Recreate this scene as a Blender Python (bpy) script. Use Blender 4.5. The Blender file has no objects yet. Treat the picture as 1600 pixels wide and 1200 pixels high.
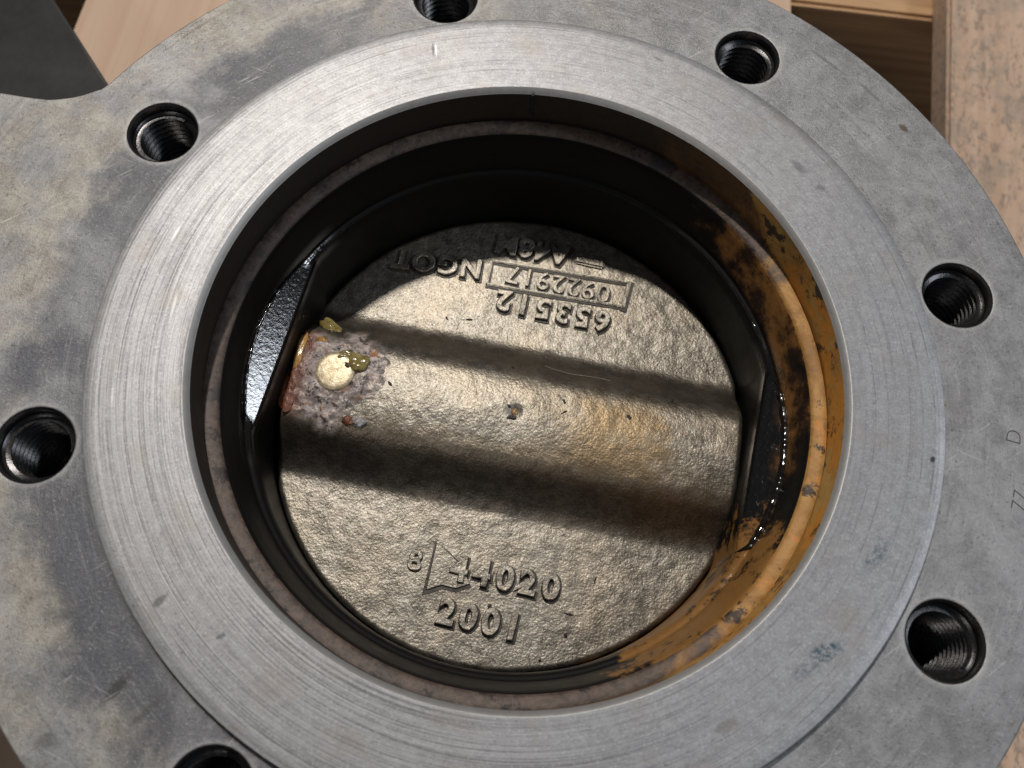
import bpy, bmesh, math, random
import numpy as np
from mathutils import Vector, Matrix, noise as mnoise

S = bpy.context.scene
C = S.collection
MM = 0.001
R_ = math.radians
random.seed(5)

# ------------------------------------------------------------------ camera
def axis_angle(w):
    v = Vector(w); return Matrix.Rotation(v.length, 4, v.normalized())
cam_d = bpy.data.cameras.new('camera')
cam = bpy.data.objects.new('camera', cam_d); C.objects.link(cam)
cam.matrix_world = Matrix.Translation((-0.004394, -0.080459, 0.204406)) @ axis_angle((0.347848, -0.029196, 0.103696))
cam_d.sensor_width = 36.0
cam_d.lens = 0.863692 * 36.0
cam_d.clip_start = 0.01
cam_d.clip_end = 50.0
cam_d.dof.use_dof = True
cam_d.dof.focus_distance = 0.245
cam_d.dof.aperture_fstop = 16.0
S.camera = cam

# ------------------------------------------------------------------ world and lamps (indoor workshop)
W = bpy.data.worlds.new('World'); S.world = W; W.use_nodes = True
bg = W.node_tree.nodes['Background']
bg.inputs['Color'].default_value = (0.74, 0.85, 1.0, 1)
bg.inputs['Strength'].default_value = 0.065

def lamp(name, direction, dist, size, power, color, size_y=None):
    d = bpy.data.lights.new(name, 'AREA')
    d.energy = power; d.color = color; d.size = size
    if size_y: d.shape = 'RECTANGLE'; d.size_y = size_y
    else: d.shape = 'DISK'
    o = bpy.data.objects.new(name, d); C.objects.link(o)
    v = Vector(direction).normalized()
    o.location = v * dist
    o.rotation_euler = v.to_track_quat('Z', 'Y').to_euler()
    return o
lamp('work_lamp', (-0.20, 0.52, 1.0), 1.16, 0.05, 11.5, (1.0, 0.94, 0.87))
lamp('window_light', (0.69, 0.075, 0.72), 2.4, 0.34, 14.0, (0.86, 0.92, 1.0), 0.42)
lamp('ceiling_lamp', (-0.53, -0.82, 1.0), 2.0, 0.20, 3.8, (1.0, 0.95, 0.90))

S.view_settings.view_transform = 'Standard'
S.view_settings.look = 'None'
S.view_settings.exposure = -0.2
S.view_settings.gamma = 1.0

# ------------------------------------------------------------------ node helpers
class NT:
    def __init__(s, name):
        s.m = bpy.data.materials.new(name); s.m.use_nodes = True
        s.t = s.m.node_tree; s.t.nodes.clear()
        s.out = s.t.nodes.new('ShaderNodeOutputMaterial')
        s.b = s.t.nodes.new('ShaderNodeBsdfPrincipled')
        s.t.links.new(s.b.outputs[0], s.out.inputs['Surface'])
        tc = s.t.nodes.new('ShaderNodeTexCoord')
        s.P = s.vmath('SCALE', tc.outputs['Object'], scale=1000.0)      # millimetres
        sp = s.t.nodes.new('ShaderNodeSeparateXYZ'); s.t.links.new(s.P, sp.inputs[0])
        s.X, s.Y, s.Z = sp.outputs
    def put(s, sock, v):
        if v is None: return
        if hasattr(v, 'is_output'): s.t.links.new(v, sock)
        elif isinstance(v, (tuple, list)) and len(v) == 3 and sock.type == 'RGBA': sock.default_value = (*v, 1)
        else: sock.default_value = v
    def math(s, op, a, b=None, c=None, clamp=False):
        n = s.t.nodes.new('ShaderNodeMath'); n.operation = op; n.use_clamp = clamp
        for i, v in enumerate((a, b, c)): s.put(n.inputs[i], v)
        return n.outputs[0]
    def vmath(s, op, a, b=None, scale=None):
        n = s.t.nodes.new('ShaderNodeVectorMath'); n.operation = op
        s.put(n.inputs[0], a); s.put(n.inputs[1], b)
        if scale is not None: s.put(n.inputs['Scale'], scale)
        return n.outputs['Value'] if op in ('LENGTH', 'DOT_PRODUCT', 'DISTANCE') else n.outputs['Vector']
    def xyz(s, x, y, z):
        n = s.t.nodes.new('ShaderNodeCombineXYZ')
        for i, v in enumerate((x, y, z)): s.put(n.inputs[i], v)
        return n.outputs[0]
    def noise(s, vec, scale, detail=4, rough=.55, dist=0.0, color=False):
        n = s.t.nodes.new('ShaderNodeTexNoise')
        s.put(n.inputs['Vector'], vec); n.inputs['Scale'].default_value = scale
        n.inputs['Detail'].default_value = detail; n.inputs['Roughness'].default_value = rough
        n.inputs['Distortion'].default_value = dist
        return n.outputs['Color' if color else 'Fac']
    def voro(s, vec, scale, feature='F1'):
        n = s.t.nodes.new('ShaderNodeTexVoronoi'); n.feature = feature
        s.put(n.inputs['Vector'], vec); n.inputs['Scale'].default_value = scale
        return n.outputs['Distance']
    def ramp(s, v, a, b, lo=0.0, hi=1.0):                                # smooth step
        n = s.t.nodes.new('ShaderNodeMapRange'); n.interpolation_type = 'SMOOTHSTEP'
        s.put(n.inputs['Value'], v)
        if a > b: a, b, lo, hi = b, a, hi, lo
        for k, q in (('From Min', a), ('From Max', b), ('To Min', lo), ('To Max', hi)): n.inputs[k].default_value = q
        return n.outputs['Result']
    def mix(s, f, a, b, mode='MIX'):
        n = s.t.nodes.new('ShaderNodeMix'); n.data_type = 'RGBA'; n.blend_type = mode
        s.put(n.inputs[0], f); s.put(n.inputs[6], a); s.put(n.inputs[7], b)
        return n.outputs[2]
    def mixf(s, f, a, b):
        n = s.t.nodes.new('ShaderNodeMix'); n.data_type = 'FLOAT'
        s.put(n.inputs[0], f); s.put(n.inputs[2], a); s.put(n.inputs[3], b)
        return n.outputs[0]
    def bump(s, h, dist_mm, strength=1.0, normal=None):
        n = s.t.nodes.new('ShaderNodeBump')
        n.inputs['Distance'].default_value = dist_mm * MM
        s.put(n.inputs['Strength'], strength); s.put(n.inputs['Height'], h); s.put(n.inputs['Normal'], normal)
        return n.outputs[0]
    def polar(s):                                                        # radius and unit direction
        r = s.math('SQRT', s.math('ADD', s.math('MULTIPLY', s.X, s.X), s.math('MULTIPLY', s.Y, s.Y)))
        return r, s.math('DIVIDE', s.X, r), s.math('DIVIDE', s.Y, r)
    def blob(s, x, y, rad, wob=0.6, scale=.35):                          # irregular patch at (x, y) in mm
        d = s.vmath('DISTANCE', s.xyz(s.X, s.Y, 0.0), (x, y, 0.0))
        d = s.math('ADD', d, s.math('MULTIPLY', s.math('SUBTRACT', s.noise(s.P, scale, 5, .65), .5), rad * wob * 4))
        return s.ramp(d, rad, rad * .45)
    def streak(s, x, y, la, lb, deg, wob=.5):                            # elongated smudge
        c, q = math.cos(R_(deg)), math.sin(R_(deg))
        dx = s.math('SUBTRACT', s.X, x); dy = s.math('SUBTRACT', s.Y, y)
        a = s.math('DIVIDE', s.math('ADD', s.math('MULTIPLY', dx, c), s.math('MULTIPLY', dy, q)), la)
        b = s.math('DIVIDE', s.math('SUBTRACT', s.math('MULTIPLY', dy, c), s.math('MULTIPLY', dx, q)), lb)
        d = s.math('SQRT', s.math('ADD', s.math('MULTIPLY', a, a), s.math('MULTIPLY', b, b)))
        d = s.math('ADD', d, s.math('MULTIPLY', s.math('SUBTRACT', s.noise(s.P, .7, 5, .7), .5), wob * 2))
        return s.ramp(d, 1.0, .35)
    def set(s, color=None, rough=None, metal=None, normal=None, **kw):
        s.put(s.b.inputs['Base Color'], color); s.put(s.b.inputs['Roughness'], rough)
        s.put(s.b.inputs['Metallic'], metal); s.put(s.b.inputs['Normal'], normal)
        for k, v in kw.items(): s.put(s.b.inputs[k.replace('_', ' ')], v)
        return s.m

def radial_tangent(n):
    t = n.t.nodes.new('ShaderNodeTangent'); t.direction_type = 'RADIAL'; t.axis = 'Z'
    n.t.links.new(t.outputs[0], n.b.inputs['Tangent'])

# ------------------------------------------------------------------ materials
def mat_raised():
    n = NT('machined_steel')
    r, cx, cy = n.polar()
    wob = n.math('MULTIPLY', n.noise(n.P, .05, 2), 2.0)
    rr = n.math('ADD', r, wob)
    g1 = n.noise(n.xyz(n.math('MULTIPLY', r, 1.9), n.math('MULTIPLY', cx, 1.3), n.math('MULTIPLY', cy, 1.3)), 1.1, 5, .72)
    g2 = n.noise(n.xyz(n.math('MULTIPLY', r, 3.2), n.math('MULTIPLY', cx, 9.0), n.math('MULTIPLY', cy, 9.0)), 1.0, 3, .7)
    cloud = n.noise(n.P, .045, 6, .62)
    mott = n.noise(n.P, .35, 6, .7)
    grain = n.noise(n.P, 2.6, 3, .7)
    left = n.ramp(n.math('ADD', n.math('MULTIPLY', n.X, -1.0), n.math('MULTIPLY', n.Y, -.6)), -50, 70)
    base = n.mix(n.ramp(mott, .35, .68), (.33, .328, .336), (.42, .418, .428))
    base = n.mix(n.math('MULTIPLY', n.ramp(g1, .42, .64), n.mixf(left, .18, .50)), base, (.58, .58, .59))
    base = n.mix(n.math('MULTIPLY', n.ramp(g1, .47, .33), n.mixf(left, .25, .80)), base, (.15, .147, .15))
    sp = n.noise(n.P, 1.5, 4, .8)
    base = n.mix(n.math('MULTIPLY', n.ramp(sp, .54, .66), .6), base, (.70, .69, .69))  # pale specks painted in as glints
    base = n.mix(n.math('MULTIPLY', n.ramp(sp, .45, .30), .55), base, (.13, .125, .125))
    for (rad, w, k) in ((84.6, .35, .35), (88.5, .25, .5), (91.7, .3, .4), (97.2, .22, .45), (100.4, .25, .5), (103.4, .3, .6)):
        tm_ = n.ramp(n.math('ABSOLUTE', n.math('SUBTRACT', r, rad)), w * .8, w * .2)
        base = n.mix(n.math('MULTIPLY', n.math('MULTIPLY', tm_, k * .7), n.ramp(n.noise(n.P, .09, 4, .6), .42, .6)), base, (.10, .095, .095))
    base = n.mix(n.math('MULTIPLY', n.ramp(n.noise(n.P, .07, 4, .6), .52, .68), .4), base, (.36, .325, .29))
    base = n.mix(n.math('MULTIPLY', n.ramp(n.noise(n.P, .6, 5, .75), .60, .70), .55), base, (.13, .13, .135))
    pits = n.ramp(n.noise(n.P, 1.3, 4, .75), .67, .73)
    base = n.mix(n.math('MULTIPLY', pits, .8), base, (.06, .055, .055))
    blue = n.math('MAXIMUM', n.streak(74.6, -62.0, 6.0, 2.4, 25, .45), n.math('MULTIPLY', n.streak(87, -39, 6.5, 2.6, 55, .6), .6))
    blue = n.math('MAXIMUM', blue, n.math('MULTIPLY', n.streak(70, -66, 5.0, 2.0, 40, .7), .45))
    blue = n.math('MULTIPLY', blue, n.ramp(n.noise(n.P, .8, 5, .75), .40, .58))
    base = n.mix(n.math('MULTIPLY', blue, .9), base, (.025, .085, .115))
    smud = n.streak(-75, -66, 2.6, 1.2, 50)
    base = n.mix(n.math('MULTIPLY', smud, .6), base, (.07, .07, .075))
    for (x, y, la, lb, deg, c, k) in ((-34, 91.5, 3.2, .5, 100, (.12, .12, .12), .7), (-33.2, 91.7, 3.0, .4, 100, (.8, .8, .8), .6), (70, 66, 3.5, 1.6, -45, (.13, .13, .14), .55), (76, 60, 2.0, 1.2, 10, (.13, .13, .14), .5),
                                      (102, -14, 1.2, .8, 60, (.04, .035, .035), .9), (-92, 25, 3.5, .5, 75, (.8, .79, .78), .6), (-88, 5, 5, .5, 88, (.75, .74, .73), .5), (-97, -20, 4, .4, 100, (.78, .77, .76), .5), (30, 97, 2.5, .5, -25, (.15, .14, .14), .6),
                                      (-60, -72, 1.5, .8, 30, (.10, .10, .11), .6), (20, -96, 3, .5, 12, (.12, .11, .11), .6), (52, -80, 4, 1.6, 30, (.15, .12, .10), .4)):
        base = n.mix(n.math('MULTIPLY', n.streak(x, y, la, lb, deg, .4), k), base, c)
    rough = n.mixf(cloud, .42, .64)
    h = n.math('ADD', n.math('MULTIPLY', g1, 1.0), n.math('MULTIPLY', g2, .45))
    nb = n.bump(h, .06, n.mixf(left, .3, .8))
    nb = n.bump(grain, .035, .7, nb)
    radial_tangent(n)
    return n.set(base, rough, .78, nb, Anisotropic=.35)

def mat_flange():
    n = NT('aged_flange_steel')
    r, cx, cy = n.polar()
    big = n.noise(n.P, .022, 5, .62, .6)
    mott = n.noise(n.P, .16, 7, .68, .3)
    fine = n.noise(n.P, 1.25, 5, .8)
    grain = n.noise(n.P, 2.4, 3, .8)
    arcs = n.noise(n.xyz(n.math('MULTIPLY', r, .9), n.math('MULTIPLY', cx, 5.0), n.math('MULTIPLY', cy, 5.0)), 1.0, 5, .7)
    # left side carries a beige film, the right side is barer steel
    side = n.ramp(n.math('ADD', n.math('MULTIPLY', n.X, -1.0), n.math('MULTIPLY', n.math('SUBTRACT', big, .5), 160.0)), -60, 70)
    steel = n.mix(n.ramp(mott, .3, .7), (.20, .20, .204), (.32, .32, .328))
    film = n.mix(n.ramp(mott, .3, .7), (.25, .232, .202), (.43, .405, .36))
    base = n.mix(n.math('MULTIPLY', side, n.ramp(n.noise(n.P, .05, 6, .65), .38, .60)), steel, film)
    # dark scrubbed band just outside the raised face, mostly on the left
    band = n.math('MULTIPLY', n.ramp(n.math('ADD', r, n.math('MULTIPLY', n.math('SUBTRACT', n.noise(n.P, .05, 6, .65), .5), 38.0)), 127, 117), n.ramp(n.math('ADD', n.X, n.math('MULTIPLY', n.Y, .25)), 10, -75))
    base = n.mix(n.math('MULTIPLY', band, .92), base, n.mix(mott, (.06, .064, .078), (.16, .163, .178)))
    base = n.mix(n.math('MULTIPLY', n.ramp(big, .50, .66), .45), base, (.40, .40, .41))
    base = n.mix(n.math('MULTIPLY', n.ramp(n.noise(n.P, .05, 6, .65, .3), .54, .72), .30), base, (.12, .115, .11))
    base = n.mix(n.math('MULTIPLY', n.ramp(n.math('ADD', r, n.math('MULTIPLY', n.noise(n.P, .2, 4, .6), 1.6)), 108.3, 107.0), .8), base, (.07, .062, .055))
    base = n.mix(n.math('MULTIPLY', n.ramp(n.noise(n.P, .55, 6, .78), .60, .68), .7), base, (.08, .075, .07))
    base = n.mix(n.math('MULTIPLY', n.ramp(arcs, .55, .72), .3), base, (.48, .48, .48))
    base = n.mix(n.math('MULTIPLY', n.ramp(arcs, .45, .30), .35), base, (.09, .09, .095))
    base = n.mix(n.math('MULTIPLY', n.ramp(fine, .55, .72), .55), base, (.60, .575, .53))
    base = n.mix(n.math('MULTIPLY', n.ramp(fine, .46, .30), .75), base, (.06, .057, .053))
    for (x, y, la, lb, deg, c, k) in ((-80.8, -85.0, 5.0, 1.7, 57, (.055, .052, .05), .8), (-72.5, -88.0, 6.5, 1.0, 50, (.09, .085, .08), .55), (101.5, 84.5, 2.2, 1.3, -50, (.10, .075, .06), .9),
                              (-68.3, -81.0, 2.0, .9, -35, (.03, .03, .04), .95), (-93.0, -97.0, 3.0, 2.2, 20, (.10, .095, .09), .5), (-108, 52, 1.3, .35, 5, (.05, .045, .04), .9),
                              (80, 105, 9, .8, -38, (.12, .115, .11), .6), (92, 96, 6, .9, -45, (.13, .12, .11), .5), (-54, 108, 6, 3.4, 60, (.13, .135, .15), .6), (-70, 100, 3, 2, 20, (.13, .135, .15), .5)):
        base = n.mix(n.math('MULTIPLY', n.streak(x, y, la, lb, deg), k), base, c)
    # worn bright rims round the tapped holes
    ring = None
    for k in range(8):
        a = PH - k * math.pi / 4
        d = n.vmath('DISTANCE', n.xyz(n.X, n.Y, 0.0), (RBC * math.cos(a), RBC * math.sin(a), 0.0))
        ring = d if ring is None else n.math('MINIMUM', ring, d)
    rim = n.ramp(n.math('ADD', ring, n.math('MULTIPLY', n.math('SUBTRACT', n.noise(n.P, .5, 3), .5), 2.0)), 11.3, 9.6)
    base = n.mix(n.math('MULTIPLY', rim, .42), base, (.46, .45, .44))
    for ang, k in ((38, .5), (62, .4), (-20, .3)):
        c_, s2 = math.cos(R_(ang)), math.sin(R_(ang))
        al = n.math('ADD', n.math('MULTIPLY', n.X, c_), n.math('MULTIPLY', n.Y, s2)); ac = n.math('SUBTRACT', n.math('MULTIPLY', n.Y, c_), n.math('MULTIPLY', n.X, s2))
        sc = n.ramp(n.noise(n.xyz(n.math('MULTIPLY', al, .07), n.math('MULTIPLY', ac, 1.8), ang * 1.0), 1.0, 2, .5), .66, .72)
        sc = n.math('MULTIPLY', sc, n.ramp(n.noise(n.P, .03, 3, .6), .48, .62))
        base = n.mix(n.math('MULTIPLY', sc, k), base, (.58, .57, .56))
    rough = n.mixf(mott, .34, .58)
    nb = n.bump(arcs, .05, .5)
    nb = n.bump(n.math('ADD', fine, n.math('MULTIPLY', grain, .7)), .17, .85, nb)
    return n.set(base, rough, .55, nb)

def mat_hole():
    n = NT('dark_thread')
    f = n.noise(n.P, .8, 5, .7)
    base = n.mix(n.ramp(n.Z, -2.6, -1.0), n.mix(f, (.022, .021, .022), (.08, .078, .078)), n.mix(f, (.07, .066, .064), (.20, .195, .19)))  # darker metal below the mouth of the hole
    return n.set(base, n.mixf(f, .18, .38), .85, n.bump(f, .10, .6))

def stain_masks(n):
    r, cx, cy = n.polar()
    th = R_(-10)
    ca = n.math('ADD', n.math('MULTIPLY', cx, math.cos(th)), n.math('MULTIPLY', cy, math.sin(th)))
    nz = n.noise(n.P, .06, 6, .65, .5)
    m = n.math('ADD', ca, n.math('MULTIPLY', n.math('SUBTRACT', nz, .5), .9))
    return m

def mat_bore():
    n = NT('stained_bore')
    m = stain_masks(n)
    f = n.noise(n.P, .35, 6, .7)
    mid = n.noise(n.P, .12, 5, .65, .6)
    base = n.mix(f, (.010, .007, .006), (.028, .019, .015))                       # near-black brown
    brown = n.mix(f, (.08, .038, .014), (.21, .098, .03))
    tan = n.mix(n.ramp(mid, .38, .62), (.42, .21, .045), (.58, .34, .10))
    orange = n.mix(f, (.60, .22, .025), (.74, .33, .05))
    base = n.mix(n.math('MULTIPLY', n.ramp(m, .22, .48), .9), base, brown)
    base = n.mix(n.ramp(m, .58, .74), base, tan)
    base = n.mix(n.math('MULTIPLY', n.ramp(n.noise(n.P, .07, 6, .65, .4), .50, .60), n.ramp(m, .60, .8)), base, orange)
    base = n.mix(n.math('MULTIPLY', n.ramp(n.noise(n.P, .11, 7, .75, .2), .54, .60), n.ramp(m, .4, .6, 0, .95)), base, (.025, .017, .012))
    return n.set(base, n.mixf(f, .45, .7), .0, n.bump(n.math('ADD', f, mid), .30, .6))

def mat_chamfer():
    n = NT('bright_chamfer')
    f = n.noise(n.P, .5, 5, .7)
    return n.set(n.mix(f, (.26, .255, .25), (.42, .415, .41)), .5, .6, n.bump(f, .1, .5))

def mat_step():
    n = NT('brown_step')
    m = stain_masks(n)
    f = n.noise(n.P, .45, 7, .72)
    mid = n.noise(n.P, .10, 5, .65, .6)
    base = n.mix(n.ramp(f, .3, .7), (.05, .036, .028), (.14, .10, .08))
    base = n.mix(n.math('MULTIPLY', n.ramp(mid, .55, .66), .85), base, (.035, .032, .032))
    tan = n.mix(n.ramp(mid, .38, .6), (.30, .145, .03), (.46, .25, .07))
    base = n.mix(n.ramp(m, .68, .86), base, tan)
    base = n.mix(n.math('MULTIPLY', n.ramp(n.noise(n.P, .11, 5, .6, .7), .54, .62), n.ramp(m, .7, .95)), base, (.50, .22, .045))
    base = n.mix(n.math('MULTIPLY', n.ramp(n.noise(n.P, .12, 7, .75, .2), .56, .62), .95), base, (.022, .015, .012))
    return n.set(base, n.mixf(f, .4, .65), .1, n.bump(f, .3, .8))

def mat_rubber():
    n = NT('black_rubber')
    m = stain_masks(n)
    f = n.noise(n.P, .5, 6, .7)
    lump = n.noise(n.P, 1.1, 4, .65)
    speck = n.ramp(n.noise(n.P, 1.6, 3, .7), .70, .76)
    low = n.ramp(n.Z, -22.0, -28.0)
    base = n.mix(f, (.003, .003, .0033), (.009, .0078, .0074))
    base = n.mix(n.math('MULTIPLY', speck, .7), base, (.16, .15, .14))
    th = R_(-44); r, cx, cy = n.polar()
    ca = n.math('ADD', n.math('MULTIPLY', cx, math.cos(th)), n.math('MULTIPLY', cy, math.sin(th)))
    st = n.ramp(n.math('ADD', ca, n.math('MULTIPLY', n.math('SUBTRACT', n.noise(n.P, .13, 6, .7), .5), .45)), .93, .98)
    base = n.mix(n.math('MULTIPLY', st, .85), base, n.mix(f, (.20, .085, .02), (.38, .20, .06)))
    th2 = R_(20)
    cb = n.math('ADD', n.math('MULTIPLY', cx, math.cos(th2)), n.math('MULTIPLY', cy, math.sin(th2)))
    st2 = n.math('MULTIPLY', n.ramp(n.math('ADD', cb, n.math('MULTIPLY', n.math('SUBTRACT', n.noise(n.P, .10, 6, .65), .5), .6)), .84, 1.0), n.ramp(n.Z, -29, -25))
    base = n.mix(n.math('MULTIPLY', st2, .85), base, n.mix(n.ramp(n.noise(n.P, .09, 6, .7), .42, .60), (.03, .014, .008), (.27, .125, .035)))
    # film of wet oil on the two flat pads beside the shaft
    wx = n.math('ABSOLUTE', n.math('SUBTRACT', n.math('MULTIPLY', cx, math.cos(R_(8.5))), n.math('MULTIPLY', cy, math.sin(R_(8.5)))))
    wet = n.math('MULTIPLY', n.ramp(wx, .86, .91), n.math('MULTIPLY', n.ramp(n.Z, -24.0, -26.5), n.ramp(n.Z, -34, -31)))
    rough = n.mixf(wet, n.mixf(n.noise(n.P, .15, 4, .6), .42, .60), n.mixf(n.noise(n.P, .4, 4, .6), .06, .18))
    streak = n.noise(n.vmath('MULTIPLY', n.P, (1.0, 1.0, .3)), .9, 4, .7)
    nb = n.bump(n.math('ADD', lump, streak), .10, n.math('MULTIPLY', n.mixf(wet, .4, .8), n.ramp(n.X, -30, 30, .40, .9)))
    nb = n.bump(n.voro(n.P, .8), 0.06, n.math('MULTIPLY', wet, n.ramp(n.X, 0, 30, .25, 1.0)), nb)
    return n.set(base, rough, 0.0, nb, Specular_IOR_Level=n.mixf(wet, .16, 1.0))

def mat_cast(name='cast_bronze', local_disc=True):
    n = NT(name)
    # rotate into the shaft frame: u along the rib, v across
    c, s_ = math.cos(R_(5)), math.sin(R_(5))
    u = n.math('SUBTRACT', n.math('MULTIPLY', n.X, c), n.math('MULTIPLY', n.Y, s_))
    v = n.math('ADD', n.math('MULTIPLY', n.X, s_), n.math('MULTIPLY', n.Y, c))
    sand = n.math('ADD', n.math('MULTIPLY', n.noise(n.P, 1.7, 2, .6), .62), n.math('MULTIPLY', n.noise(n.P, .55, 3, .6), .38))
    sand2 = n.voro(n.P, .95)
    micro = n.noise(n.P, 3.2, 3, .7)
    mid = n.noise(n.P, .22, 5, .6)
    big = n.noise(n.P, .055, 4, .6)
    base = n.mix(n.ramp(mid, .35, .65), (.185, .167, .138), (.30, .276, .234))
    base = n.mix(n.math('MULTIPLY', n.ramp(sand, .48, .36), .75), base, (.10, .082, .06))
    base = n.mix(n.math('MULTIPLY', n.ramp(sand, .54, .64), .6), base, (.48, .455, .405))
    base = n.mix(n.math('MULTIPLY', n.ramp(big, .45, .62), .35), base, (.36, .30, .225))
    base = n.mix(n.math('MULTIPLY', n.ramp(micro, .58, .72), .4), base, (.52, .49, .44))
    # tan varnish film on the right half of the rib
    film = n.math('MULTIPLY', n.math('MULTIPLY', n.ramp(n.math('ADD', u, n.math('MULTIPLY', n.math('SUBTRACT', big, .5), 40.0)), -4, 30), n.ramp(n.math('ADD', u, n.math('MULTIPLY', n.math('SUBTRACT', mid, .5), 18.0)), 54, 38)), n.math('MULTIPLY', n.ramp(v, -21, -9), n.ramp(v, 17, 4)))
    film = n.math('MULTIPLY', film if local_disc else 0.0, n.ramp(n.math('ADD', n.noise(n.P, .12, 5, .65), n.math('MULTIPLY', n.math('SUBTRACT', sand, .5), .5)), .26, .52))
    base = n.mix(n.math('MULTIPLY', film, .72), base, (.235, .155, .07))
    sh = n.math('MULTIPLY', n.math('MULTIPLY', n.ramp(v, -24, -15), n.ramp(n.math('ADD', v, n.math('MULTIPLY', n.math('SUBTRACT', mid, .5), 9.0)), -6, -13)), .5 if local_disc else 0.0)  # brown stain on the lower shoulder, doubling as its painted shade
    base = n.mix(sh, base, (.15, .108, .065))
    # both slopes of the rib darkened: form shade painted in, with brownish dirt
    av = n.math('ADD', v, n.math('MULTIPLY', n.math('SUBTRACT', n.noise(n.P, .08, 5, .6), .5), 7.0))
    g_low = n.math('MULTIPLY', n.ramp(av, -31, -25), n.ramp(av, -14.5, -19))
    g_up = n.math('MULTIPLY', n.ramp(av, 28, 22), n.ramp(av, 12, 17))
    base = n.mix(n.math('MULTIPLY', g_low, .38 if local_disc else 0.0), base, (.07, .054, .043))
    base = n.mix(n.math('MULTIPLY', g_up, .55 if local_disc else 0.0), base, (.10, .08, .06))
    specks = n.ramp(n.noise(n.P, .55, 3, .7), .70, .75)
    base = n.mix(n.math('MULTIPLY', specks, .85), base, (.03, .024, .02))
    rough = n.mixf(mid, .36, .53)
    h = n.math('ADD', n.math('MULTIPLY', sand, 1.0), n.math('MULTIPLY', n.math('SUBTRACT', 1.0, sand2), .35))
    if local_disc:
        at = n.t.nodes.new('ShaderNodeAttribute'); at.attribute_name = 'crust'
        k = at.outputs['Fac']
        cn = n.noise(n.P, .32, 6, .7, .4)
        cr = n.mix(n.ramp(cn, .36, .62), (.17, .13, .12), (.44, .38, .35))
        cr = n.mix(n.ramp(n.noise(n.P, .42, 6, .75), .52, .60), cr, (.045, .036, .036))
        cr = n.mix(n.math('MULTIPLY', n.ramp(n.noise(n.P, .28, 4, .6), .60, .67), .8), cr, (.33, .13, .035))
        cr = n.mix(n.math('MULTIPLY', n.ramp(u, -58, -66), .85), cr, (.16, .045, .016))
        base = n.mix(k, base, cr)
        rough = n.mixf(k, rough, .42)
        metal = n.mixf(k, .88, .05)
    else:
        metal = .88
    nb = n.bump(h, .21, .85)
    nb = n.bump(micro, .04, .6, nb)
    return n.set(base, rough, metal, nb)

def mat_simple(name, c0, c1, rough, metal, scale=.5, bump=.15, **kw):
    n = NT(name); f = n.noise(n.P, scale, 5, .65)
    return n.set(n.mix(n.ramp(f, .3, .7), c0, c1), rough, metal, n.bump(f, bump, .7), **kw)

def mat_wood(name, light, dark, mould=0.0, along='Y', ring=1.0):
    n = NT(name)
    ax = {'X': (.035, 1.0, 1.0), 'Y': (1.0, .035, 1.0)}[along]
    q = n.vmath('MULTIPLY', n.P, ax)
    warp = n.noise(q, .05, 3, .5)
    g = n.noise(q, .16 * ring, 5, .6, 1.2)
    wv = n.math('SINE', n.math('ADD', n.math('MULTIPLY', n.X if along == 'Y' else n.Z, .55 * ring), n.math('MULTIPLY', warp, 26.0)))
    fib = n.noise(q, 1.6, 4, .7)
    base = n.mix(n.ramp(g, .35, .65), light, n.mix(.55, light, dark))
    base = n.mix(n.math('MULTIPLY', n.ramp(wv, .1, 1.0), .55), base, dark)
    base = n.mix(n.math('MULTIPLY', n.ramp(fib, .55, .7), .25), base, dark)
    if mould:
        q2 = n.vmath('MULTIPLY', n.P, (1.0, .45, 1.0))
        mm = n.math('MULTIPLY', n.ramp(n.noise(q2, .40, 4, .75), .48, .62), n.ramp(n.noise(n.P, .04, 4, .6), .30, .52))
        base = n.mix(n.math('MULTIPLY', mm, mould * .75), base, (.15, .122, .10))
        base = n.mix(n.math('MULTIPLY', n.ramp(n.noise(n.P, .05, 4, .6), .45, .62), .5 * mould), base, (.27, .235, .20))
    return n.set(base, .72, 0, n.bump(n.math('ADD', fib, g), .25, .5))

# ------------------------------------------------------------------ geometry helpers
def link(name, me, mat=None, parent=None, loc=None, rot=None):
    o = bpy.data.objects.new(name, me); C.objects.link(o)
    if mat is not None:
        if me.materials: me.materials[0] = mat
        else: me.materials.append(mat)
    if parent: o.parent = parent
    if loc: o.location = loc
    if rot: o.rotation_euler = rot
    return o
def tag(o, label, cat, group=None):
    o['label'] = label; o['category'] = cat
    if group: o['group'] = group
    return o
def mesh(name, verts, faces, smooth=True):
    me = bpy.data.meshes.new(name); me.from_pydata(verts, [], faces); me.update()
    if smooth: me.polygons.foreach_set('use_smooth', [True] * len(me.polygons))
    return me
def lathe(name, prof, segs=256, smooth=True, closed=False):
    """prof in mm (r, z)"""
    v = []; f = []
    n = len(prof)
    for i in range(segs):
        a = 2 * math.pi * i / segs
        for r, z in prof: v.append((r * math.cos(a) * MM, r * math.sin(a) * MM, z * MM))
    for i in range(segs):
        j = (i + 1) % segs
        for k in range(n if closed else n - 1):
            l = (k + 1) % n
            f.append((i * n + k, j * n + k, j * n + l, i * n + l))
    me = mesh(name, v, f, smooth)
    return me
def sharp(me, ang=35):
    me.set_sharp_from_angle(angle=R_(ang))
    return me
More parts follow.
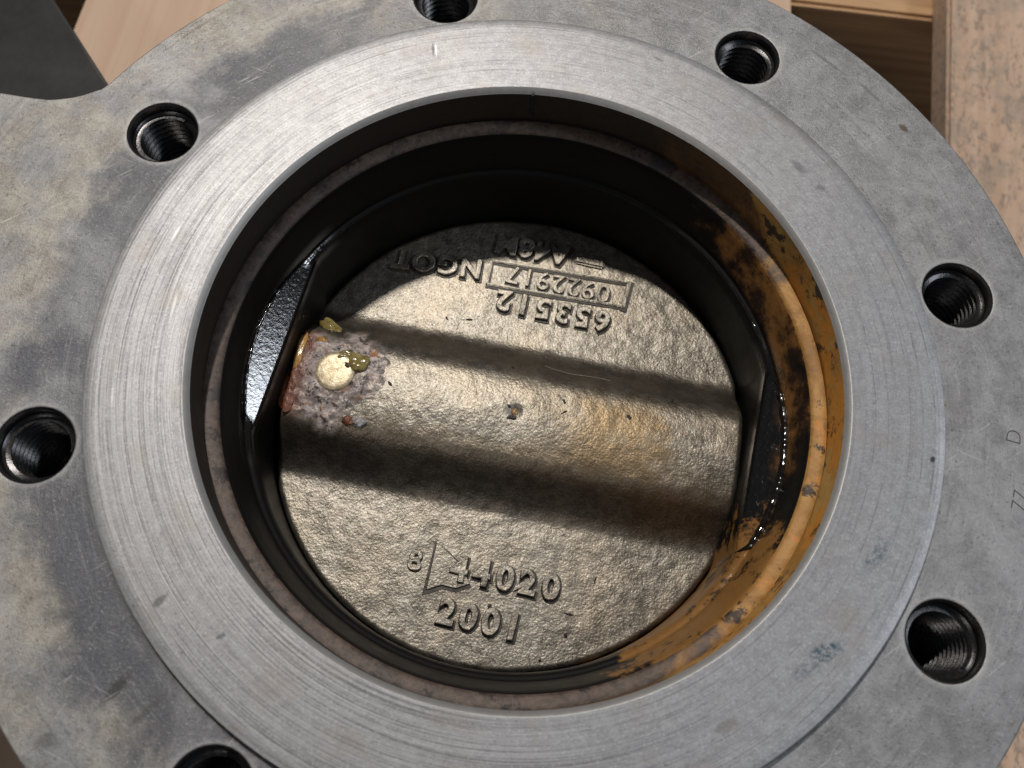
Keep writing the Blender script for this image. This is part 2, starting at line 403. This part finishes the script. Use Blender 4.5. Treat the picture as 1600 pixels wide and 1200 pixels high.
def box(name, size, bevel, seed=0, rough=0.0, cuts=0):
    bm = bmesh.new(); bmesh.ops.create_cube(bm, size=1.0)
    bmesh.ops.scale(bm, vec=size, verts=bm.verts)
    if cuts:
        ax = max(range(3), key=lambda i: size[i])
        e = [e for e in bm.edges if abs((e.verts[0].co - e.verts[1].co)[ax]) > size[ax] * .9]
        bmesh.ops.subdivide_edges(bm, edges=e, cuts=cuts, use_grid_fill=True)
    bmesh.ops.bevel(bm, geom=[e for e in bm.edges if len(e.link_faces) == 2 and e.calc_face_angle() > .5], offset=bevel, segments=2, affect='EDGES')
    if rough:
        for v in bm.verts: v.co += mnoise.noise_vector(v.co * 14 + Vector((seed * 7.1, 0, 0))) * rough
    me = bpy.data.meshes.new(name); bm.to_mesh(me); bm.free()
    me.polygons.foreach_set('use_smooth', [True] * len(me.polygons))
    return sharp(me, 40)
def blob_mesh(name, rx, ry, rz, seed, amp=.3, sub=4):
    bm = bmesh.new(); bmesh.ops.create_icosphere(bm, subdivisions=sub, radius=1.0)
    for v in bm.verts:
        k = 1 + amp * (mnoise.noise(v.co * 1.1 + Vector((seed * 3.7, seed, 1))) + .4 * mnoise.noise(v.co * 2.6 + Vector((seed, 3, 1))))
        v.co = Vector((v.co.x * rx * k, v.co.y * ry * k, v.co.z * rz * k)) * MM
    me = bpy.data.meshes.new(name); bm.to_mesh(me); bm.free()
    me.polygons.foreach_set('use_smooth', [True] * len(me.polygons)); return me
def curve_fill(name, outlines, extrude, bevel, res=3):
    cu = bpy.data.curves.new(name, 'CURVE'); cu.dimensions = '2D'; cu.fill_mode = 'BOTH'
    for pts in outlines:
        sp = cu.splines.new('POLY'); sp.points.add(len(pts) - 1); sp.use_cyclic_u = True
        for p, (x, y) in zip(sp.points, pts): p.co = (x * MM, y * MM, 0, 1)
    cu.extrude = extrude * MM; cu.bevel_depth = bevel * MM; cu.bevel_resolution = res; cu.offset = -bevel * MM
    return curve_to_mesh(cu, name)
def curve_to_mesh(cu, name):
    o = bpy.data.objects.new(name + '_tmp', cu); C.objects.link(o)
    dg = bpy.context.evaluated_depsgraph_get()
    me = bpy.data.meshes.new_from_object(o.evaluated_get(dg)); me.name = name
    bpy.data.objects.remove(o); bpy.data.curves.remove(cu)
    return me
def text_mesh(name, body, size, extrude=.45, bevel=.22, thick=.25, spacing=1.0, wob=1.0):
    cu = bpy.data.curves.new(name, 'FONT'); cu.body = body; cu.size = size * MM
    cu.align_x = 'CENTER'; cu.align_y = 'CENTER'
    cu.extrude = extrude * MM; cu.bevel_depth = bevel * MM; cu.bevel_resolution = 2; cu.offset = thick * MM; cu.space_character = spacing
    cu.resolution_u = 4
    me = curve_to_mesh(cu, name)
    if wob:
        for v in me.vertices:
            p = v.co * 420 + Vector((len(body) * 3.1 + size, size, 0)); d = mnoise.noise_vector(p)
            e = mnoise.noise_vector(v.co * 1400)
            v.co += Vector((d.x * .55 + e.x * .16, d.y * .55 + e.y * .16, d.z * .18 + e.z * .12)) * wob * .5 * MM
    me.polygons.foreach_set('use_smooth', [True] * len(me.polygons))
    return sharp(me, 50)

# ------------------------------------------------------------------ dimensions (mm)
RING, BORE, RBC, RFL, HF = 106.0, 81.3, 117.9, 140.3, 2.5
PH = 3.42717
R_DISC, Z_DISC, Z_RIB = 71.9, -54.0, -39.6
AX = R_(-5)                                            # direction of the shaft
def uv(u, v): return (u * math.cos(AX) - v * math.sin(AX), u * math.sin(AX) + v * math.cos(AX))

M_RING, M_FL, M_HOLE, M_BORE, M_CH, M_STEP, M_RUB = mat_raised(), mat_flange(), mat_hole(), mat_bore(), mat_chamfer(), mat_step(), mat_rubber()
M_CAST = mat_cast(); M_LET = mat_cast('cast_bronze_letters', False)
M_BODY = mat_simple('grey_body_paint', (.06, .065, .065), (.10, .105, .105), .55, .0, .1)

# ------------------------------------------------------------------ setting
Z_DECK = -0.142
floor = link('floor', mesh('floor', [(-3, -3, 0), (3, -3, 0), (3, 3, 0), (-3, 3, 0)], [(0, 1, 2, 3)]),
             mat_simple('grey_concrete', (.20, .20, .19), (.30, .295, .28), .8, 0, .02, .4), loc=(0, 0, -0.275)); floor['kind'] = 'structure'
M_W1 = mat_wood('pale_pine', (.60, .43, .31), (.52, .355, .25), 0, 'Y', .8)
M_W2 = mat_wood('mouldy_pine', (.60, .43, .315), (.47, .31, .21), .85, 'Y', .9)
M_W3 = mat_wood('brown_pine', (.55, .34, .18), (.33, .18, .09), 0, 'X', 1.0)
def plank(size, loc, rz, mat, label, seed):
    o = link('wooden_plank', box('wooden_plank', size, .0016, seed, .0010, 12), mat, loc=loc, rot=(0, 0, rz))
    return tag(o, label, 'plank', 'wooden planks under the valve')
plank((.235, .80, .018), (-.115, .06, Z_DECK - .009), R_(-3), M_W1, 'pale clean pine plank under the valve, beside the dark steel plate', 1)
plank((.112, .80, .018), (.064, .06, Z_DECK - .009), R_(0), M_W1, 'pale pine plank under the valve, end showing beside the brown beam', 2)
plank((.115, .80, .018), (.2485, .16, Z_DECK - .009), R_(-4.8), M_W2, 'pinkish pine plank covered in grey mould specks', 3)
beam = link('wooden_beam', box('wooden_beam', (.95, .085, .112), .002, 6, .001, 14), M_W3, loc=(.05, .283 + .0425, Z_DECK - .018 - .0565))
tag(beam, 'dark brown timber beam running beneath the planks', 'beam')
beam2 = link('wooden_beam', box('wooden_beam', (.95, .085, .112), .002, 8, .001, 14), M_W3, loc=(.05, -.20, Z_DECK - .018 - .0565))
tag(beam2, 'timber beam under the planks below the valve', 'beam')

# dark steel plate lying on the plank by the neck
pts = [(-205.5, 175.0), (-174.0, 137.0), (-182, 60), (-330, 60), (-330, 330), (-334, 330)]
L0 = Vector((-209.4, 179.6)); L1 = Vector((-178.4, 142.5)); dd = (L1 - L0).normalized()
a0 = L0 - dd * 160; a1 = L1 + dd * 60
nn = Vector((dd.y, -dd.x)); nn = nn if nn.x < 0 else -nn
poly = [tuple(a0), tuple(a1), tuple(a1 + nn * 150), tuple(a0 + nn * 150)]
pm = curve_fill('steel_plate', [poly], 20.0, 1.0)
plate = link('steel_plate', pm, mat_simple('dark_painted_steel', (.010, .010, .010), (.026, .024, .023), .5, .2, .04, .3), loc=(0, 0, -.121))
tag(plate, 'dark grey steel plate lying on the pale plank by the flange neck', 'plate')

# ------------------------------------------------------------------ the valve
valve = bpy.data.objects.new('butterfly_valve', None); C.objects.link(valve); valve.location = (0, 0, 0)
tag(valve, 'worn grey steel butterfly valve with tapped flange and closed cast disc', 'valve')

# flange plate with neck, holes cut through
out = []
def arc(a0, a1, n, r=RFL):
    return [(r * math.cos(R_(a0 + (a1 - a0) * i / n)), r * math.sin(R_(a0 + (a1 - a0) * i / n))) for i in range(n + 1)]
out += arc(-150.0, 150.0, 300)
def spline(p, sub=8):
    q = []
    for i in range(1, len(p) - 2):
        a, b, c, d = (Vector(x) for x in p[i - 1:i + 3])
        for k in range(sub):
            t = k / sub
            q.append(tuple(.5 * (2 * b + (c - a) * t + (2 * a - 5 * b + 4 * c - d) * t * t + (3 * b - a - 3 * c + d) * t ** 3)))
    return q
e = out[-1]; e0 = out[-8]
neck = spline([e0, e, (-124.5, 67.5), (-128.2, 65.3), (-132.6, 63.7), (-137.6, 62.9), (-149.6, 63.4), (-185, 66), (-220, 68)])[1:] + [(-185, 66)]
out += neck + [(x, -y) for x, y in reversed(neck)]
holes = [[(RBC * math.cos(PH - k * math.pi / 4) + 9.35 * math.cos(t * math.pi / 32), RBC * math.sin(PH - k * math.pi / 4) + 9.35 * math.sin(t * math.pi / 32)) for t in range(64)] for k in range(8)]
inner = arc(0, 359, 359, 92.0)
fm = curve_fill('flange', [out, inner] + holes, 11.5, .5)
sharp(fm, 50)
flange = link('flange', fm, M_FL, valve, loc=(0, 0, (-HF - 11.5 - .0) * MM))
fm.transform(Matrix.Translation((0, 0, (-HF - 11.5 - .5 + .5) * MM))); flange.location = (0, 0, 0)
top = max(v.co.z for v in fm.vertices); fm.transform(Matrix.Translation((0, 0, -HF * MM - top)))

# tapped hole: countersunk mouth, plain lead-in, helical thread
def thread_mesh():
    prof = [(9.42, 0.10), (9.25, -.25), (9.0, -.7), (8.85, -3.0), (8.2, -3.5)]
    me = bmesh.new(); SEG = 48; vs = []
    for i in range(SEG + 1):
        a = 2 * math.pi * i / SEG; col = []
        for r, z in prof: col.append(me.verts.new((r * math.cos(a) * MM, r * math.sin(a) * MM, z * MM)))
        off = -2.0 * i / SEG
        z = -3.6
        for t in range(13):
            for dz, r in ((0, 8.15), (.22, 8.15), (.95, 7.05), (1.25, 7.05)):
                zz = z - t * 2.0 - dz + off + 2.0
                col.append(me.verts.new((r * math.cos(a) * MM, r * math.sin(a) * MM, min(zz, -3.52) * MM)))
        vs.append(col)
    bottom = me.verts.new((0, 0, -.0320))
    for i in range(SEG): me.faces.new((vs[i][-1], vs[i + 1][-1], bottom))
    for i in range(SEG):
        for k in range(len(vs[0]) - 1):
            q = (vs[i][k], vs[i + 1][k], vs[i + 1][k + 1], vs[i][k + 1])
            try: me.faces.new(q)
            except ValueError: pass
    m = bpy.data.meshes.new('threaded_hole')
    bmesh.ops.remove_doubles(me, verts=me.verts, dist=1e-6)
    bmesh.ops.recalc_face_normals(me, faces=me.faces)
    me.to_mesh(m); me.free()
    m.polygons.foreach_set('use_smooth', [True] * len(m.polygons)); sharp(m, 25)
    return m
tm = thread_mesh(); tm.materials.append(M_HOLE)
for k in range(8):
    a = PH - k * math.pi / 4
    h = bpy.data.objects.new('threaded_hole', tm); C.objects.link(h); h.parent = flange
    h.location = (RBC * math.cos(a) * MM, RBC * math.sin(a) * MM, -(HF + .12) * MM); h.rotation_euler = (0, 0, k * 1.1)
# faint stamped marks beside the rim
M_STAMP = mat_simple('stamped_groove', (.045, .04, .038), (.09, .08, .075), .6, .3)
for body, x, y, rz in (('D', 124.6, -5.0, 80), ('77', 124.4, -21.5, 75)):
    o = link('stamped_mark', text_mesh('stamped_mark', body, 5.5, .02, .0, -.12, 1.0, 0), M_STAMP, flange, loc=(x * MM, y * MM, (-HF + .03) * MM), rot=(0, 0, R_(rz)))

# raised machined face
rp = [(RING - .0, -HF - .6), (RING, -.3), (RING - .08, -.08), (RING - .3, 0), ]
rp += [(RING - .3 - (RING - .3 - 82.7) * i / 10, 0) for i in range(1, 11)]
ring = link('raised_face', sharp(lathe('raised_face', rp, 512), 30), M_RING, valve)
ch = [(82.7, 0), (82.5, -.06), (81.6, -1.2), (BORE, -1.5)]
link('bore_chamfer', lathe('bore_chamfer', ch, 512), M_CH, valve)
bw = [(BORE, -1.5)] + [(BORE, -1.5 - i * 1.25) for i in range(1, 10)] + [(BORE + .5, -13.5), (BORE + .4, -14.1)]
bore = link('bore_wall', lathe('bore_wall', bw, 384), M_BORE, valve)
link('seat_step', lathe('seat_step', [(BORE + .4, -14.1), (80.8, -14.0), (79.8, -14.3), (78.6, -14.7), (77.9, -15.2), (77.6, -16.2)], 384), M_STEP, valve)
# small nick in the bore edge
ncx, ncy = 81.0 * math.cos(R_(93.2)), 81.0 * math.sin(R_(93.2))
link('edge_nick', box('edge_nick', (.0011, .0016, .0100), .0003), mat_simple('dark_nick', (.008, .007, .006), (.015, .012, .01), .6, 0), bore, loc=(ncx * MM, ncy * MM + .0004, -.0058), rot=(0, 0, R_(3.2)))

# rubber seat liner with flat pads round the shaft ends
prof = [(78.4, -15.1), (77.6, -15.5), (77.1, -16.6), (76.6, -18.5), (76.0, -21), (75.4, -24), (74.8, -27), (74.6, -28.8), (74.1, -29.1), (73.5, -29.4), (73.05, -29.9), (72.75, -30.7), (72.5, -32), (72.4, -33)]
prof += [(72.4 - .2 * i / 8, -33 - 2.6 * i) for i in range(1, 9)] + [(72.6, -57), (74, -62)]
zz = [p[1] for p in prof]; rr = [p[0] for p in prof]
zs = np.concatenate([np.linspace(-15.2, -34, 120), np.linspace(-34.5, -62, 36)])
rb = np.interp(-zs, [-z for z in zz], rr)
xf = np.interp(-zs, [0, 26.0, 30.2, 31.0, 33, 70], [118, 75.0, 68.0, 67.4, 67.1, 67.05])
SEG = 900; V = []; F = []
for i in range(SEG):
    a = 2 * math.pi * i / SEG; c = abs(math.cos(a - R_(-8.5)))
    for k in range(len(zs)):
        fl = xf[k] / max(c, 1e-3)
        r = rb[k]
        d = fl - r                                       # soft minimum for a rounded crease
        w = .5
        r = min(r, fl) - (max(0, w - abs(d)) ** 2) / (4 * w)
        if r == fl: pass
        V.append((r * math.cos(a) * MM, r * math.sin(a) * MM, zs[k] * MM))
n = len(zs)
for i in range(SEG):
    j = (i + 1) % SEG
    for k in range(n - 1): F.append((i * n + k, j * n + k, j * n + k + 1, i * n + k + 1))
liner = link('seat_liner', mesh('seat_liner', V, F), M_RUB, valve)

# beads of oil added for their glints in the corner of each pad and along the lip
M_OIL = mat_simple('black_oil', (.004, .0035, .003), (.012, .009, .007), .10, 0, .5, .06, Specular_IOR_Level=.9)
def bead(points, rad, seed):
    bm = bmesh.new(); prev = None; K = 10
    N = len(points)
    for i, p in enumerate(points):
        t = Vector(points[min(i + 1, N - 1)]) - Vector(points[max(i - 1, 0)]); t.normalize()
        a = t.cross(Vector((0, 0, 1))).normalized(); b = t.cross(a)
        e = min(1, min(i, N - 1 - i) / (N * .16)) ** .7
        R = rad * e * (1 + .6 * mnoise.noise(Vector((i * .23, seed, 0))) + .25 * mnoise.noise(Vector((i * .9, seed, 4)))) + .02
        cur = [bm.verts.new((Vector(p) + (a * math.cos(2 * math.pi * k / K) + b * math.sin(2 * math.pi * k / K)) * R) * MM) for k in range(K)]
        if prev:
            for k in range(K): bm.faces.new((prev[k], prev[(k + 1) % K], cur[(k + 1) % K], cur[k]))
        prev = cur
    bmesh.ops.recalc_face_normals(bm, faces=bm.faces)
    me = bpy.data.meshes.new('oil_glint_bead'); bm.to_mesh(me); bm.free()
    me.polygons.foreach_set('use_smooth', [True] * len(me.polygons))
    link('oil_glint_bead', me, M_OIL, liner)
def pad_corner(side, f0, f1, n=90):
    pts = []
    for i in range(n):
        ph = R_(f0 + (f1 - f0) * i / (n - 1)); c = math.cos(ph)
        k = min(range(len(zs)), key=lambda q: abs(xf[q] / c - rb[q]) if zs[q] < -24 else 9e9)
        a = R_(-8.5) + (math.pi if side < 0 else 0) + ph
        rr_ = min(rb[k], xf[k] / c) - .25
        pts.append((rr_ * math.cos(a), rr_ * math.sin(a), zs[k] + .15))
    # smooth the stepped heights
    for _ in range(4): pts = [pts[0]] + [tuple((Vector(pts[i - 1]) + 2 * Vector(pts[i]) + Vector(pts[i + 1])) / 4) for i in range(1, n - 1)] + [pts[-1]]
    return pts
bead(pad_corner(1, -23.5, 20), 1.05, 1)
bead(pad_corner(1, -15, 8), .45, 6)
bead(pad_corner(-1, -20, 22), .38, 2)
def lip(a0, a1, n=90): return [(73.55 * math.cos(R_(a0 + (a1 - a0) * i / (n - 1))), 73.55 * math.sin(R_(a0 + (a1 - a0) * i / (n - 1))), -29.35) for i in range(n)]
bead(lip(14, 58), .34, 3); bead(lip(128, 150), .18, 4)

# body below the flange
link('body_shell', sharp(lathe('body_shell', [(96, -14), (100, -24), (100, -116), (104, -120), (140, -122), (140, -142), (84, -142), (84, -62), (92, -60)], 128, closed=False), 30), M_BODY, valve)

# ------------------------------------------------------------------ disc
def sstep(x): x = np.clip(x, 0, 1); return x * x * x * (x * (6 * x - 15) + 10)
def disc_height(u, v, r, rmax):
    up = sstep((28.5 - v) / 20.5); lo = sstep((29.0 + v) / 17.5)
    rib = np.where(v > 0, up, lo)
    cz = .5 + .5 * np.cos(np.pi * np.clip(np.abs(v) / 29.0, 0, 1))
    rib = .76 * rib + .24 * cz
    z = Z_DISC + (Z_RIB - Z_DISC) * rib 
    e = np.clip((r - (rmax - 1.6)) / 1.6, 0, 1)
    return z - 1.3 * e ** 2
NR, NS = 190, 840
V = []; crust = []
ii = np.arange(NS) * 2 * math.pi / NS
lim = np.minimum(R_DISC, 66.7 / np.maximum(np.abs(np.cos(ii - AX)), 1e-3))
PINX = (-53.9, 1.7)
for k in range(NR + 1):
    fr = (k / NR) ** .93
    for i in range(NS):
        rmax = lim[i]; r = fr * rmax; x = r * math.cos(ii[i]); y = r * math.sin(ii[i])
        V.append((x, y, r, rmax))
A = np.array(V)
ca, sa = math.cos(AX), math.sin(AX)
U = A[:, 0] * ca + A[:, 1] * sa; Vv = -A[:, 0] * sa + A[:, 1] * ca
Zz = disc_height(U, Vv, A[:, 2], A[:, 3])
cr = np.zeros(len(A))
for q in range(len(A)):
    u, v = U[q], Vv[q]
    zn = mnoise.noise(Vector((u * .09, v * .09, 3.0))) * .22 + mnoise.noise(Vector((u * .35, v * .35, 7.0))) * .10
    if u < -32 and abs(v) < 26:
        w = mnoise.fractal(Vector((u * .13, v * .13, 1.7)), 1.0, 2.0, 4) * 7.5
        d = math.hypot(max(0, abs(u + 57) - 6), max(0, abs(v - .5) - 6)) - 8.5 + w * (1 if u > -60 else .3)
        k = min(1, max(0, (2.0 - d) / 5.0)); cr[q] = k
        dp = math.hypot(u - PINX[0], v - PINX[1])
        if k > 0:
            lump = mnoise.fractal(Vector((u * .45, v * .45, 5.0)), .9, 2.0, 4)
            zn += k * (.35 + .55 * lump)
            if dp < 8.0: zn -= k * .7 * (1 - max(0, dp - 5.9) / 2.1)
            zn += k * .5 * math.exp(-((dp - 8.8) / 1.8) ** 2)
    d0 = math.hypot(u - .2, v)
    zn -= .9 * math.exp(-(d0 / 1.7) ** 2)
    Zz[q] += zn
verts = [(x * MM, y * MM, z * MM) for (x, y), z in zip(A[:, :2], Zz)]
faces = []
for k in range(NR):
    for i in range(NS):
        j = (i + 1) % NS
        if k == 0: faces.append((i + NS, j + NS, 0)) if False else faces.append((k * NS + i, (k + 1) * NS + i, (k + 1) * NS + j))
        else: faces.append((k * NS + i, (k + 1) * NS + i, (k + 1) * NS + j, k * NS + j))
base = NR * NS
nv = len(verts)
for i in range(NS):
    x, y, z = verts[base + i]; verts.append((x, y, -.070))
for i in range(NS):
    j = (i + 1) % NS; faces.append((base + i, nv + i, nv + j, base + j))
dm = mesh('disc', verts, faces)
at = dm.attributes.new('crust', 'FLOAT', 'POINT'); at.data.foreach_set('value', np.concatenate([cr, np.zeros(NS)]).astype(np.float32))
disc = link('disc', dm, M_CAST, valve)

def hz(x, y):                                                    # height of the disc in mm at a point
    u = x * ca + y * sa; v = -x * sa + y * ca
    return float(disc_height(np.array([u]), np.array([v]), np.array([math.hypot(x, y)]), np.array([R_DISC]))[0])

# cast lettering, each row a part of the disc, with shadow outlines and dirt painted as dark sheets under the letters
M_SHADE_GRIME = mat_simple('shade_grime', (.018, .014, .011), (.07, .055, .042), .5, .1, .5, .2)
def row(body, x, y, rz, size, ext=.5, thick=.18, spacing=1.0, bev=.22, shade_off=.55):
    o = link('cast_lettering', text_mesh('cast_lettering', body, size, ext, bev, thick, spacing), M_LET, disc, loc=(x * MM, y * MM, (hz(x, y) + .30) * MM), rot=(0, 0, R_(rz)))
    if shade_off:
        me = text_mesh('letter_shade_grime', body, size, .16, .12, thick + shade_off, spacing)
        link('letter_shade_grime', me, M_SHADE_GRIME, disc, loc=(x * MM + .0003, y * MM - .0004, (hz(x, y) + .02) * MM), rot=(0, 0, R_(rz)))
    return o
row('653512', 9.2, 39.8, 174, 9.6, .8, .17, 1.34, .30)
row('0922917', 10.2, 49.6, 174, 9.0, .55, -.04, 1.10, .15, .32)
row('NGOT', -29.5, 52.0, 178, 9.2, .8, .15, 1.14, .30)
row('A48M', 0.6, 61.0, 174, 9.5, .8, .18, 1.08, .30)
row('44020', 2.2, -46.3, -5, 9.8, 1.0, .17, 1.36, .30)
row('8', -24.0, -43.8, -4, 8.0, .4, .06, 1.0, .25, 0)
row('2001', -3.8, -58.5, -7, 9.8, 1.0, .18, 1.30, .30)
# frame round the date number
def bar(p, q, w=.9, h=.5, name='letter_frame'):
    p = Vector(p); q = Vector(q); d = q - p; c = (p + q) / 2
    link(name, box(name, ((d.length + w) * MM, w * MM, 1.2 * MM), .00025), M_LET, disc, loc=(c.x * MM, c.y * MM, (hz(c.x, c.y) + h - .6) * MM), rot=(0, 0, math.atan2(d.y, d.x)))
bx = [(-12.3, 55.2), (33.2, 52.6), (31.6, 43.9), (-12.9, 46.6)]
for a_, b_, w_ in ((0, 1, .8), (1, 2, 1.1), (2, 3, .8), (3, 0, .8)): bar(bx[a_], bx[b_], w_, .85)
def shade_line(p, q, w):  # dark strips painting the shade along the frame edges
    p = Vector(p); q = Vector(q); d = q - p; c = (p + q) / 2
    link('letter_shade_grime', box('letter_shade_grime', ((d.length + w) * MM, w * MM, .5 * MM), .0001, 2, .0002, 8), M_SHADE_GRIME, disc, loc=(c.x * MM + .0004, c.y * MM - .0006, (hz(c.x, c.y) - .02) * MM), rot=(0, 0, math.atan2(d.y, d.x)))
for a_, b_, w_ in ((0, 1, 1.3), (1, 2, 2.4), (2, 3, 1.6), (3, 0, 1.2)): shade_line(bx[a_], bx[b_], w_)
# raised tab above the box and wedge before the 44020
link('raised_tab', box('raised_tab', (.0100, .0042, .0016), .0006, 3, .0003), M_LET, disc, loc=(.0200, .0590, (Z_DISC + .45) * MM), rot=(0, 0, R_(-7)))
wv = [(-18.4, -37.8), (-14.8, -40.2), (-11.0, -43.2), (-7.5, -48.6), (-11.5, -50.4), (-15.5, -49.8), (-19.8, -51.6), (-19.2, -45)]
wm = curve_fill('raised_wedge', [wv], .32, .25); sharp(wm, 40)
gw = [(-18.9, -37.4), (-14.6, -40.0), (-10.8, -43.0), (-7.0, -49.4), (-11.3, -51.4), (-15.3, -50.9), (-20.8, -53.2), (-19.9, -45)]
link('letter_shade_grime', curve_fill('letter_shade_grime', [gw], .12, .1), M_SHADE_GRIME, disc, loc=(0, 0, (Z_DISC + .02) * MM))  # dark sheet painting the shade round the wedge
link('raised_wedge', wm, M_LET, disc, loc=(0, 0, (Z_DISC + .15) * MM))

# taper pin, centre mark and deposits
px, py = uv(*PINX)
pin_prof = [(0.01, .52), (2.0, .55), (4.6, .52), (5.5, .40), (5.9, .1), (6.0, -.4), (6.0, -2.5)]
pin = link('taper_pin', lathe('taper_pin', pin_prof, 64), mat_simple('pale_brass', (.34, .27, .16), (.62, .54, .39), .42, .6, .8, .18), disc, loc=(px * MM, py * MM, (Z_RIB - .1) * MM), rot=(R_(2), R_(-3), 0))
link('pin_notch', blob_mesh('pin_notch', 1.2, .9, .35, 4, .8), mat_simple('dark_pit', (.03, .02, .012), (.07, .05, .03), .4, 0), pin, loc=(.0040, .0024, .0004))
M_OLIVE = mat_simple('olive_grease', (.15, .11, .03), (.30, .24, .10), .16, 0, .35, .12, Subsurface_Weight=.3, Subsurface_Radius=(.002, .0015, .0006))
M_AMBER = mat_simple('amber_grease', (.30, .14, .03), (.48, .30, .10), .18, 0, .3, .12, Subsurface_Weight=.2, Subsurface_Radius=(.002, .001, .0004))
M_RUST = mat_simple('red_rust_sludge', (.06, .016, .008), (.20, .06, .02), .38, 0, .8, .6)
M_GREY = mat_simple('grey_deposit', (.16, .15, .15), (.36, .35, .35), .35, 0, .5, .5)
def deposit(name, mat, u, v, rx, ry, rz, seed, rot=0, lift=0, amp=.35):
    x, y = uv(u, v)
    link(name, blob_mesh(name, rx, ry, rz, seed, amp), mat, disc, loc=(x * MM, y * MM, (hz(x, y) + lift) * MM), rot=(0, 0, R_(rot)))
deposit('grease_blob', M_OLIVE, -47.6, 5.6, 3.0, 2.8, 1.7, 1, 20, .4)
deposit('grease_blob', M_OLIVE, -52.0, 7.2, 3.0, 1.5, 1.0, 2, 15, .3)
deposit('grease_blob', M_OLIVE, -60.0, 17.3, 4.2, 2.0, 1.6, 3, -32, .2)
deposit('grease_blob', M_AMBER, -65.3, 5.6, 1.5, 6.5, 1.5, 4, -4, -.2, .25)
deposit('rust_sludge', M_RUST, -65.0, -5.5, 2.4, 6.5, 1.1, 5, -4, -1.0, .6)
deposit('rust_sludge', M_RUST, -63.6, 3.5, 1.9, 8.0, .6, 6, 6, -.2, .6)
deposit('rust_sludge', M_RUST, -46.5, -12.0, 1.7, 1.4, .7, 7, 0, .3)
deposit('mineral_lump', M_GREY, -43.4, -11.8, 2.0, 1.5, .9, 8, 0, .5)
deposit('grease_blob', M_AMBER, -60.0, 10.6, 1.7, 1.1, .8, 9, 0, .5)
link('centre_mark', lathe('centre_mark', [(.01, .5), (.75, .42), (1.15, .1), (1.25, -.8)], 24), mat_simple('brown_dot', (.22, .13, .06), (.42, .28, .14), .4, .4), disc, loc=(0, 0, (Z_RIB - .75) * MM))
M_DIRT = mat_simple('dark_grit', (.012, .009, .007), (.04, .028, .02), .5, 0)
for (u, v, a, b, rot) in ((-.6, -1.9, 1.5, .7, 10), (-1.9, 1.2, .9, .45, -30), (-37.4, 1.2, .5, .9, 30), (14.2, 2.6, .25, 1.2, 0), (13.6, 6.0, .8, .4, 10),
                          (33.0, 4.9, .9, .6, 15), (5.2, -62, .9, .7, 0), (10.5, -48, .3, 1.6, 25), (26, -58, .8, .5, 40), (20, -66, .5, .3, 0), (14, -70, .4, 1.2, 40), (-20, 32, 1.2, .4, 10), (-27, 31, .8, .4, 10), (-3, 15, .7, .35, 0), (45, 13, .9, .4, 0), (32, -41, .25, 1.3, 50), (26, -52, .25, 1.5, 30), (3.5, -54, .7, .6, 0)):
    if math.hypot(u, v) > 70: continue
    deposit('dirt_flake', M_DIRT, u, v, a * .72, b * .72, .22, int(u * 3 + v), rot + u * 9, .22, .9)
# fine fibre lying over the upper shoulder of the rib
fv = []
for i in range(25):
    t = i / 24; x = 8 + 20 * t; y = 18.2 - 4.0 * t - .9 * math.sin(t * 5.0)
    fv.append((x, y, hz(x, y) + .45))
bm = bmesh.new(); prev = None
for (x, y, z) in fv:
    cur = [bm.verts.new(((x) * MM, (y + .055 * math.cos(k * 2.094)) * MM, (z + .055 * math.sin(k * 2.094)) * MM)) for k in range(3)]
    if prev:
        for k in range(3): bm.faces.new((prev[k], prev[(k + 1) % 3], cur[(k + 1) % 3], cur[k]))
    prev = cur
fm2 = bpy.data.meshes.new('fibre'); bm.to_mesh(fm2); bm.free()
link('fibre', fm2, mat_simple('pale_fibre', (.30, .28, .25), (.42, .40, .37), .6, 0), disc)
